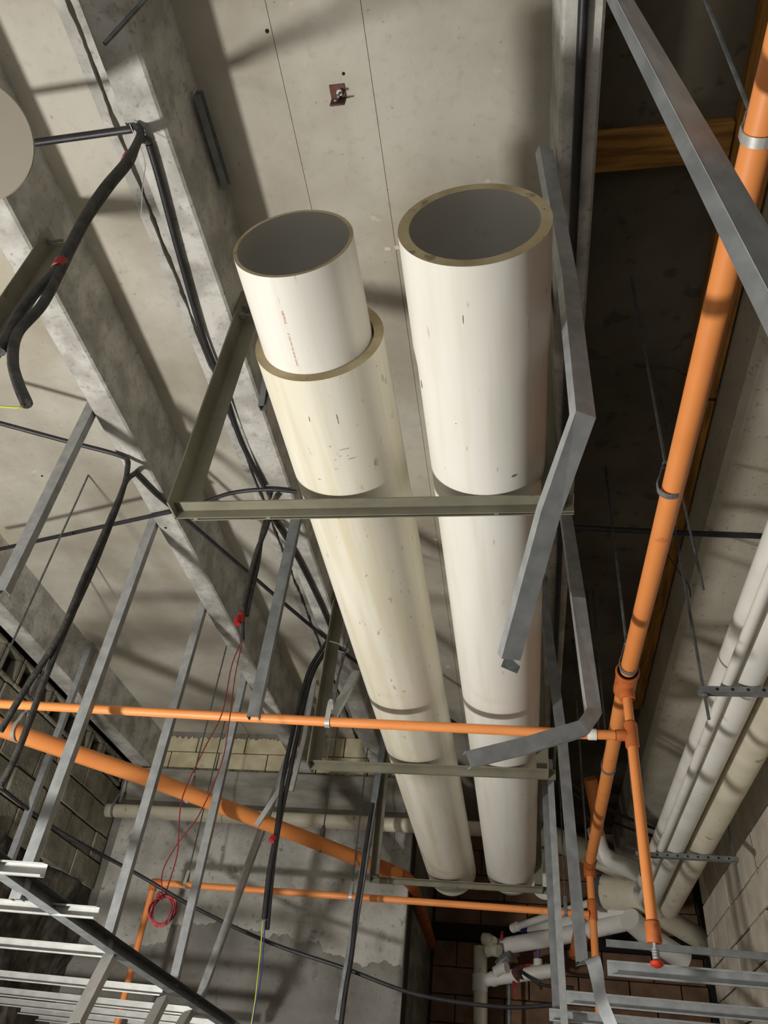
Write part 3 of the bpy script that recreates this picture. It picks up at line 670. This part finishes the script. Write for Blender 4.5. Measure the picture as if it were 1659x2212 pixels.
cond('conduit', 'thick black conduit running under the right stem', [(0.178, -0.2, ZS - 0.014), (0.182, 2.0, ZS - 0.014), (0.20, 5.5, ZS - 0.014)], 0.0135)
cond('conduit', 'black conduit crossing the dark recess on the right', [P(1190, 1138, z=2.19), P(1240, 1140, z=2.19), P(1440, 1150, z=2.19), P(1690, 1160, z=2.19)], 0.0125)
cond('cable', 'long black cable sagging across the far wall', [P(-20, 1683, y=4.0), P(0, 1700, y=4.05), P(120, 1790, y=4.5), P(300, 1890, y=4.9), P(420, 1960, y=5.0), P(580, 2035, y=5.0), P(740, 2090, y=5.0), P(900, 2148, y=5.05), P(1080, 2175, y=5.1), P(1210, 2170, y=5.1)], 0.011, cat='cable')
cond('cable', 'upper of two black cables crossing behind the right orange main', [P(1180, 1650, z=2.1), P(1265, 1712, z=2.1), P(1330, 1755, z=2.1), P(1440, 1800, z=2.1)], 0.011, cat='cable')
cond('cable', 'lower of two black cables crossing behind the right orange main', [P(1180, 1672, z=2.1), P(1262, 1728, z=2.1), P(1330, 1778, z=2.1), P(1440, 1815, z=2.1)], 0.011, cat='cable')
cond('wire', 'loose dark wire bundle on the dark ceiling by the right main', [P(1372, 790, z=ZC - .01), P(1420, 795, z=ZC - .02), P(1455, 795, z=ZC - .03), P(1480, 810, z=ZC - .05), P(1510, 800, z=ZC - .02)], 0.0035, cat='wire')
cond('wire', 'thin black wire hanging on the right concrete beam', [P(1440, 1195, z=2.25), P(1470, 1240, z=2.19), P(1488, 1265, z=2.19), P(1492, 1290, z=2.19)], 0.003, cat='wire')
cond('wire', 'pale string hanging from the middle stem conduit', [P(280, 268, z=2.18), P(312, 345, z=2.1), P(308, 400, z=2.0), P(305, 470, z=1.9)], 0.0012, 'white', cat='string')
cond('wire', 'pale loop of string beside the second trapeze post', [P(712, 1385, y=3.3), P(735, 1392, y=3.3), P(752, 1402, y=3.3), P(745, 1410, y=3.3), P(730, 1405, y=3.3)], 0.0015, 'white', cat='string')
# pulled wires
YW = 2.65
wr1 = tag(empty('red_wire'), 'red wires hanging in a knotted coil before the far wall', 'wire')
MB().tube(curve([P(522, 1384, y=YW), P(500, 1440, y=YW), P(480, 1540, y=YW), P(440, 1620, y=YW), P(395, 1720, y=YW), P(386, 1800, y=YW), P(382, 1850, y=YW), P(356, 1935, y=YW)], 6), 0.0022, 6).build('strand', M['redw'], wr1, True)
MB().tube(curve([P(524, 1384, y=YW), P(508, 1460, y=YW), P(495, 1560, y=YW), P(478, 1650, y=YW), P(430, 1760, y=YW), P(385, 1820, y=YW), P(352, 1880, y=YW), P(350, 1935, y=YW)], 6), 0.0022, 6).build('strand', M['redw'], wr1, True)
cc = P(354, 1968, y=YW)
for k in range(6):
    pts = []
    rx, rz = 0.040 + 0.003 * random.uniform(-1, 1), 0.044 + 0.004 * random.uniform(-1, 1); ox, oz = random.uniform(-.003, .003), random.uniform(-.004, .004)
    for i in range(25):
        a = 2 * math.pi * i / 24; pts.append((cc.x + ox + rx * math.cos(a), cc.y + 0.008 * math.sin(a * 2 + k) - 0.004 * k, cc.z + oz + rz * math.sin(a)))
    MB().tube(pts, 0.0024, 6).build('coil_loop', M['redw'], wr1, True)
kn = cc + Vector((-0.018, -0.02, 0.036))
for k in range(3): MB().tube([kn + Vector((-.012, 0, -.010 + .008 * k)), kn + Vector((0, -.012, -.004 + .008 * k)), kn + Vector((.012, 0, -.008 + .009 * k))], 0.003, 6).build('knot', M['redw'], wr1, True)
for lab, m_, o_ in (('yellow wire hanging from the black conduits at the bottom', 'yel', 0), ('blue wire hanging from the black conduits at the bottom', 'blu', 6)):
    cond('wire', lab, [P(568 + o_ * .8, 1990, y=Y4), P(562 + o_, 2060, y=Y4), P(556 + o_, 2120, y=Y4), P(550 + o_ * .3, 2170, y=Y4), P(541 + o_ * .3, 2225, y=Y4)], 0.0028, m_, cat='wire')

# ------------------------------------------------------------------ white pipes on the right
G4 = None
def wpipe(label, pts, r, m='white', cat='plastic pipe', rings=()):
    o = tag(empty('waste_pipe'), label, cat)
    MB().tube(pts, r, 28).build('pipe_run', M[m], o, True)
    for p, q, rr, mm in rings: MB().tube([p, q], rr, 28).build('collar', M[mm], o, True)
    return o
WZ = 1.412
def along(x, z, y0, y1, bend=None):
    return [(x, y0, z), (x, y1, z)]
wpipe('white plastic pipe left of and above the small pipe on the right', along(0.778, 1.563, 1.6, 5.9), 0.042)
wpipe('small white pipe at the left of the right-hand pipe rack', along(0.735, WZ + 0.019, 1.6, 5.6), 0.019)
wpipe('medium white pipe in the middle of the right-hand pipe rack', along(0.815, WZ + 0.055, 1.6, 5.85), 0.055)
wpipe('widest cream pipe nearest the right block wall', along(0.958, WZ + 0.064, 1.6, 5.95), 0.064, 'cream')
def rack(label, y, x0, x1):
    t = tag(empty('pipe_rack'), label, 'pipe support', 'slotted racks under the white pipes')
    b = MB().sweep([(-0.018, 0), (0.018, 0), (0.018, 0.022), (0.014, 0.022), (0.014, 0.004), (-0.014, 0.004), (-0.014, 0.022), (-0.018, 0.022)], [(x0, y, WZ - 0.024), (x1, y, WZ - 0.024)]).build('slotted_bar', M['galvd'], t)
    k = 0
    xx = x0 + 0.06
    while xx < x1 - 0.03:
        MB().tube([(xx, y - 0.0186, WZ - 0.014), (xx, y - 0.0176, WZ - 0.014)], 0.006, 10).build('slot', M['dark'], b); xx += 0.052
    for x in (x0 + 0.018, x1 - 0.018):
        MB().tube([(x, y, 2.35), (x, y, 1.29)], 0.0055, 8).build('threaded_rod', M['rod'], t, True)
        MB().tube([(x, y, WZ - 0.026), (x, y, WZ - 0.036)], 0.011, 6).build('nut', M['galvd'], t)
    return t
rack('slotted steel rack nearest the camera under the white pipes', 2.69, 0.632, 1.13)
rack('second slotted steel rack under the white pipes before the block wall', 4.58, 0.600, 1.125)
# elbows and cross runs behind
wpipe('upper white pipe crossing right behind the pipe rack', [P(1390, 1930, y=6.0), P(1440, 1985, y=6.4), P(1570, 2062, y=6.7), P(1640, 2100, y=6.75)], 0.075, 'cream')
wpipe('lower white pipe crossing right behind the pipe rack', [P(1360, 1985, y=6.2), P(1410, 2030, y=6.4), P(1480, 2075, y=6.5)], 0.075, 'white')
wpipe('cream pipe stub behind the orange riser with purple primer', [P(1310, 1925, y=6.4), P(1420, 1935, y=6.2)], 0.125, 'cream', rings=[(P(1302, 1930, y=6.45), P(1314, 1930, y=6.4), 0.13, 'galvd')])
wpipe('glossy white elbow seen behind the right orange main', curve([P(1285, 1790, y=5.6), P(1300, 1840, y=5.6), P(1325, 1862, y=5.65), P(1375, 1885, y=5.8)], 6), 0.055, 'white')
wpipe('grey-white pipe crossing behind the right studs', [P(1170, 1800, y=6.2), P(1290, 1850, y=6.2), P(1400, 1900, y=6.2)], 0.085, 'cream')
wpipe('large pale pipe end right of the far big pipe', [P(1178, 1915, y=6.3), P(1178, 1860, y=6.6)], 0.10, 'white')
# pipes in the recess
YR = 7.1
wpipe('pale vertical stack in the dark recess', [P(1038, 2045, y=YR), P(1038, 2250, y=YR)], 0.055, 'cream', rings=[(P(1037, 2105, y=YR), P(1037, 2142, y=YR), 0.062, 'white')])
wpipe('thin grey vertical pipe in the dark recess', [P(1100, 2120, y=YR + .1), P(1100, 2250, y=YR + .1)], 0.016, 'galvd')
wpipe('white horizontal pipe with purple primer joined to the vertical stack', [P(1040, 2118, y=YR), P(1205, 2095, y=YR - .2)], 0.048, 'white',
      rings=[(P(1062, 2115, y=YR - .02), P(1072, 2113, y=YR - .03), 0.055, 'white'), (P(1092, 2112, y=YR - .05), P(1098, 2111, y=YR - .05), 0.0495, 'purple'), (P(1150, 2103, y=YR - .1), P(1172, 2100, y=YR - .12), 0.058, 'white'), (P(1182, 2099, y=YR - .15), P(1186, 2098, y=YR - .15), 0.06, 'galvd')])
wpipe('white riser with a black cap above the recess pipe', [P(1163, 2100, y=YR - .12), P(1162, 2072, y=YR - .12)], 0.035, 'white', rings=[(P(1163, 2044, y=YR - .12), P(1163, 2037, y=YR - .12), 0.022, 'black'), (P(1162, 2072, y=YR - .12), P(1163, 2044, y=YR - .12), 0.012, 'purple')])
wpipe('upper white pipe sloping up to the right in the recess', [P(1108, 2005, y=YR), P(1185, 1978, y=6.8), P(1290, 1945, y=6.4)], 0.026, 'white', rings=[(P(1108, 2005, y=YR), P(1118, 2001, y=YR - .05), 0.036, 'white')])
wpipe('middle white pipe sloping up to the right in the recess', [P(1150, 2012, y=YR), P(1210, 1997, y=6.8), P(1375, 1960, y=6.3)], 0.052, 'white', rings=[(P(1132, 2012, y=YR + .1), P(1152, 2010, y=YR), 0.05, 'blu')])
wpipe('lower white pipe sloping up to the right in the recess', [P(1080, 2045, y=YR), P(1200, 2025, y=6.8), P(1380, 1985, y=6.3)], 0.060, 'white')
for i, (lab, a, b, r_, m_) in enumerate((('pale pipe elbow at the top of the recess cluster', (1045, 2028), (1065, 2036), .045, 'cream'), ('pale elbow in the middle of the recess cluster', (1052, 2054), (1078, 2055), .045, 'cream'), ('small grey valve body in the recess cluster', (1075, 2085), (1100, 2065), .035, 'galvd'), ('white fitting below the recess cluster', (1070, 2100), (1095, 2090), .04, 'white'), ('brass valve body on the recess pipe', (1115, 2108), (1130, 2100), .05, 'rust'))):
    o = wpipe(lab, [P(*a, y=YR - .1), P((a[0] + b[0]) / 2, (a[1] + b[1]) / 2 - 3, y=YR - .12), P(*b, y=YR - .15)], r_, m_, cat='pipe fitting')
for lab, a, b in (('red valve handle pointing down below the recess pipe', (1109, 2115), (1114, 2160)), ('red valve handle lying along the recess pipe', (1125, 2087), (1155, 2085)), ('short red valve handle high in the recess cluster', (1131, 2022), (1132, 2048)), ('small red valve handle left in the recess cluster', (1085, 2012), (1083, 2032))):
    p, q2 = P(*a, y=YR - .11), P(*b, y=YR - .11)
    o = tag(MB().sweep([(-.010, -.003), (.010, -.003), (.010, .003), (-.010, .003)], [p, p.lerp(q2, .4) + Vector((0, -.012, 0)), q2 + Vector((0, -.012, 0))], (0, -1, 0.1)).build('valve_handle', M['redp']), lab, 'valve handle')
cond('cable', 'dark cable drooping from the brass valve in the recess', [P(1125, 2098, y=YR - .16), P(1150, 2115, y=YR - .2), P(1175, 2128, y=YR - .2), P(1240, 2134, y=YR - .2)], 0.012, cat='cable')
pp = pipe('sprinkler_pipe', 'dark orange pipe stub behind the right studs', [P(1260, 1990, y=6.6), P(1246, 2072, y=6.6)], 0.06, 'oranged')
pp = pipe('sprinkler_pipe', 'bright orange lit pipe behind the right orange main', [P(1275, 1682, y=5.3), P(1291, 1760, y=5.45), P(1288, 1800, y=5.55)], 0.045, 'orange')

# cream pipe along the far wall
fp = wpipe('cream pipe running along the far wall behind the orange pipes', [(-3.12, 5.55, 1.807), (0.0, 5.55, 1.807)], 0.048, 'cream', cat='pipe')
c = P(248, 1750, y=5.55); hanger('strap hanger on the cream pipe along the far wall', c.x, 5.55, 2.1, c.z, 0.048, axis='x', drop=0.05)

# ------------------------------------------------------------------ timbers and small things on the ceiling
tag(MB().box(0.665, 0.79, -0.6, 2.25, ZC - 0.045, ZC).build('timber', M['wood'], None, bevel=0.004), 'brown timber running along the dark recess ceiling on the right', 'timber')
tag(MB().box(0.70, 0.79, 2.27, 5.0, ZC - 0.045, ZC).build('timber', M['wood'], None, bevel=0.004), 'brown timber continuing behind the right orange main', 'timber')
tag(MB().box(0.25, 0.66, 1.155, 1.275, ZC - 0.04, ZC).build('timber', M['woodx'], None, bevel=0.004), 'short brown timber crossing the dark recess ceiling', 'timber')
bk = tag(empty('ceiling_bracket'), 'rusty angle bracket bolted to the ceiling with two bolts', 'bracket')
b = P(730, 195, z=ZC)
MB().box(b.x - 0.024, b.x + 0.022, b.y - 0.018, b.y + 0.026, ZC - 0.005, ZC).build('plate', M['rust'], bk)
MB().box(b.x - 0.024, b.x + 0.022, b.y + 0.022, b.y + 0.027, ZC - 0.045, ZC - 0.005).build('flange', M['rust'], bk)
MB().tube([(b.x + 0.006, b.y + 0.002, ZC - 0.005), (b.x + 0.006, b.y + 0.002, ZC - 0.016)], 0.010, 6).build('bolt', M['galvw'], bk)
MB().tube([(b.x + 0.006, b.y + 0.002, ZC - 0.016), (b.x + 0.006, b.y + 0.002, ZC - 0.045)], 0.004, 8).build('bolt_shank', M['galvd'], bk)
MB().tube([(b.x - 0.008, b.y + 0.034, ZC - 0.022), (b.x - 0.008, b.y + 0.016, ZC - 0.022)], 0.007, 6).build('bolt', M['galvd'], bk)
for px, r in (((577, 67), .006), ((742, 159), .005), ((91, 1028), .006)):
    q2 = P(*px, z=ZC); MB().tube([(q2.x, q2.y, ZC - 0.0012), (q2.x, q2.y, ZC + 0.02)], r, 12).build('drill_hole', M['dark'], ceil)
q2 = P(358, 1140, z=ZS); MB().tube([(q2.x, q2.y, ZS - 0.0012), (q2.x, q2.y, ZS + 0.02)], 0.007, 12).build('drill_hole', M['dark'], ceil)
for i, (px, w, h, a) in enumerate((((838, 537), .022, .014, .1), ((858, 534), .016, .016, -.2), ((941, 1165), .022, .016, .3), ((968, 1440), .025, .018, -.4), ((955, 1280), .012, .018, .2))):
    q2 = P(*px, z=ZC)
    cs, sn = math.cos(a), math.sin(a)
    v = [(q2.x + cs * u * w - sn * k * h, q2.y + sn * u * w + cs * k * h, ZC - z_) for z_ in (0.0015, 0) for u, k in ((-.5, -.5), (.5, -.4), (.45, .5), (-.5, .45))]
    tag(MB().add(v, [(0, 1, 2, 3), (4, 5, 6, 7), (0, 1, 5, 4), (1, 2, 6, 5), (2, 3, 7, 6), (3, 0, 4, 7)]).build('paper_scrap', M['tape']),
        ('pale paper scrap stuck to the ceiling between the pipe ends, left piece', 'pale paper scrap stuck to the ceiling beside the right pipe end', 'pale scrap on the ceiling between the pipes below the first trapeze', 'pale scrap on the ceiling between the pipes above the orange branch', 'tiny scrap on the ceiling halfway between the pipes')[i], 'paper scrap')
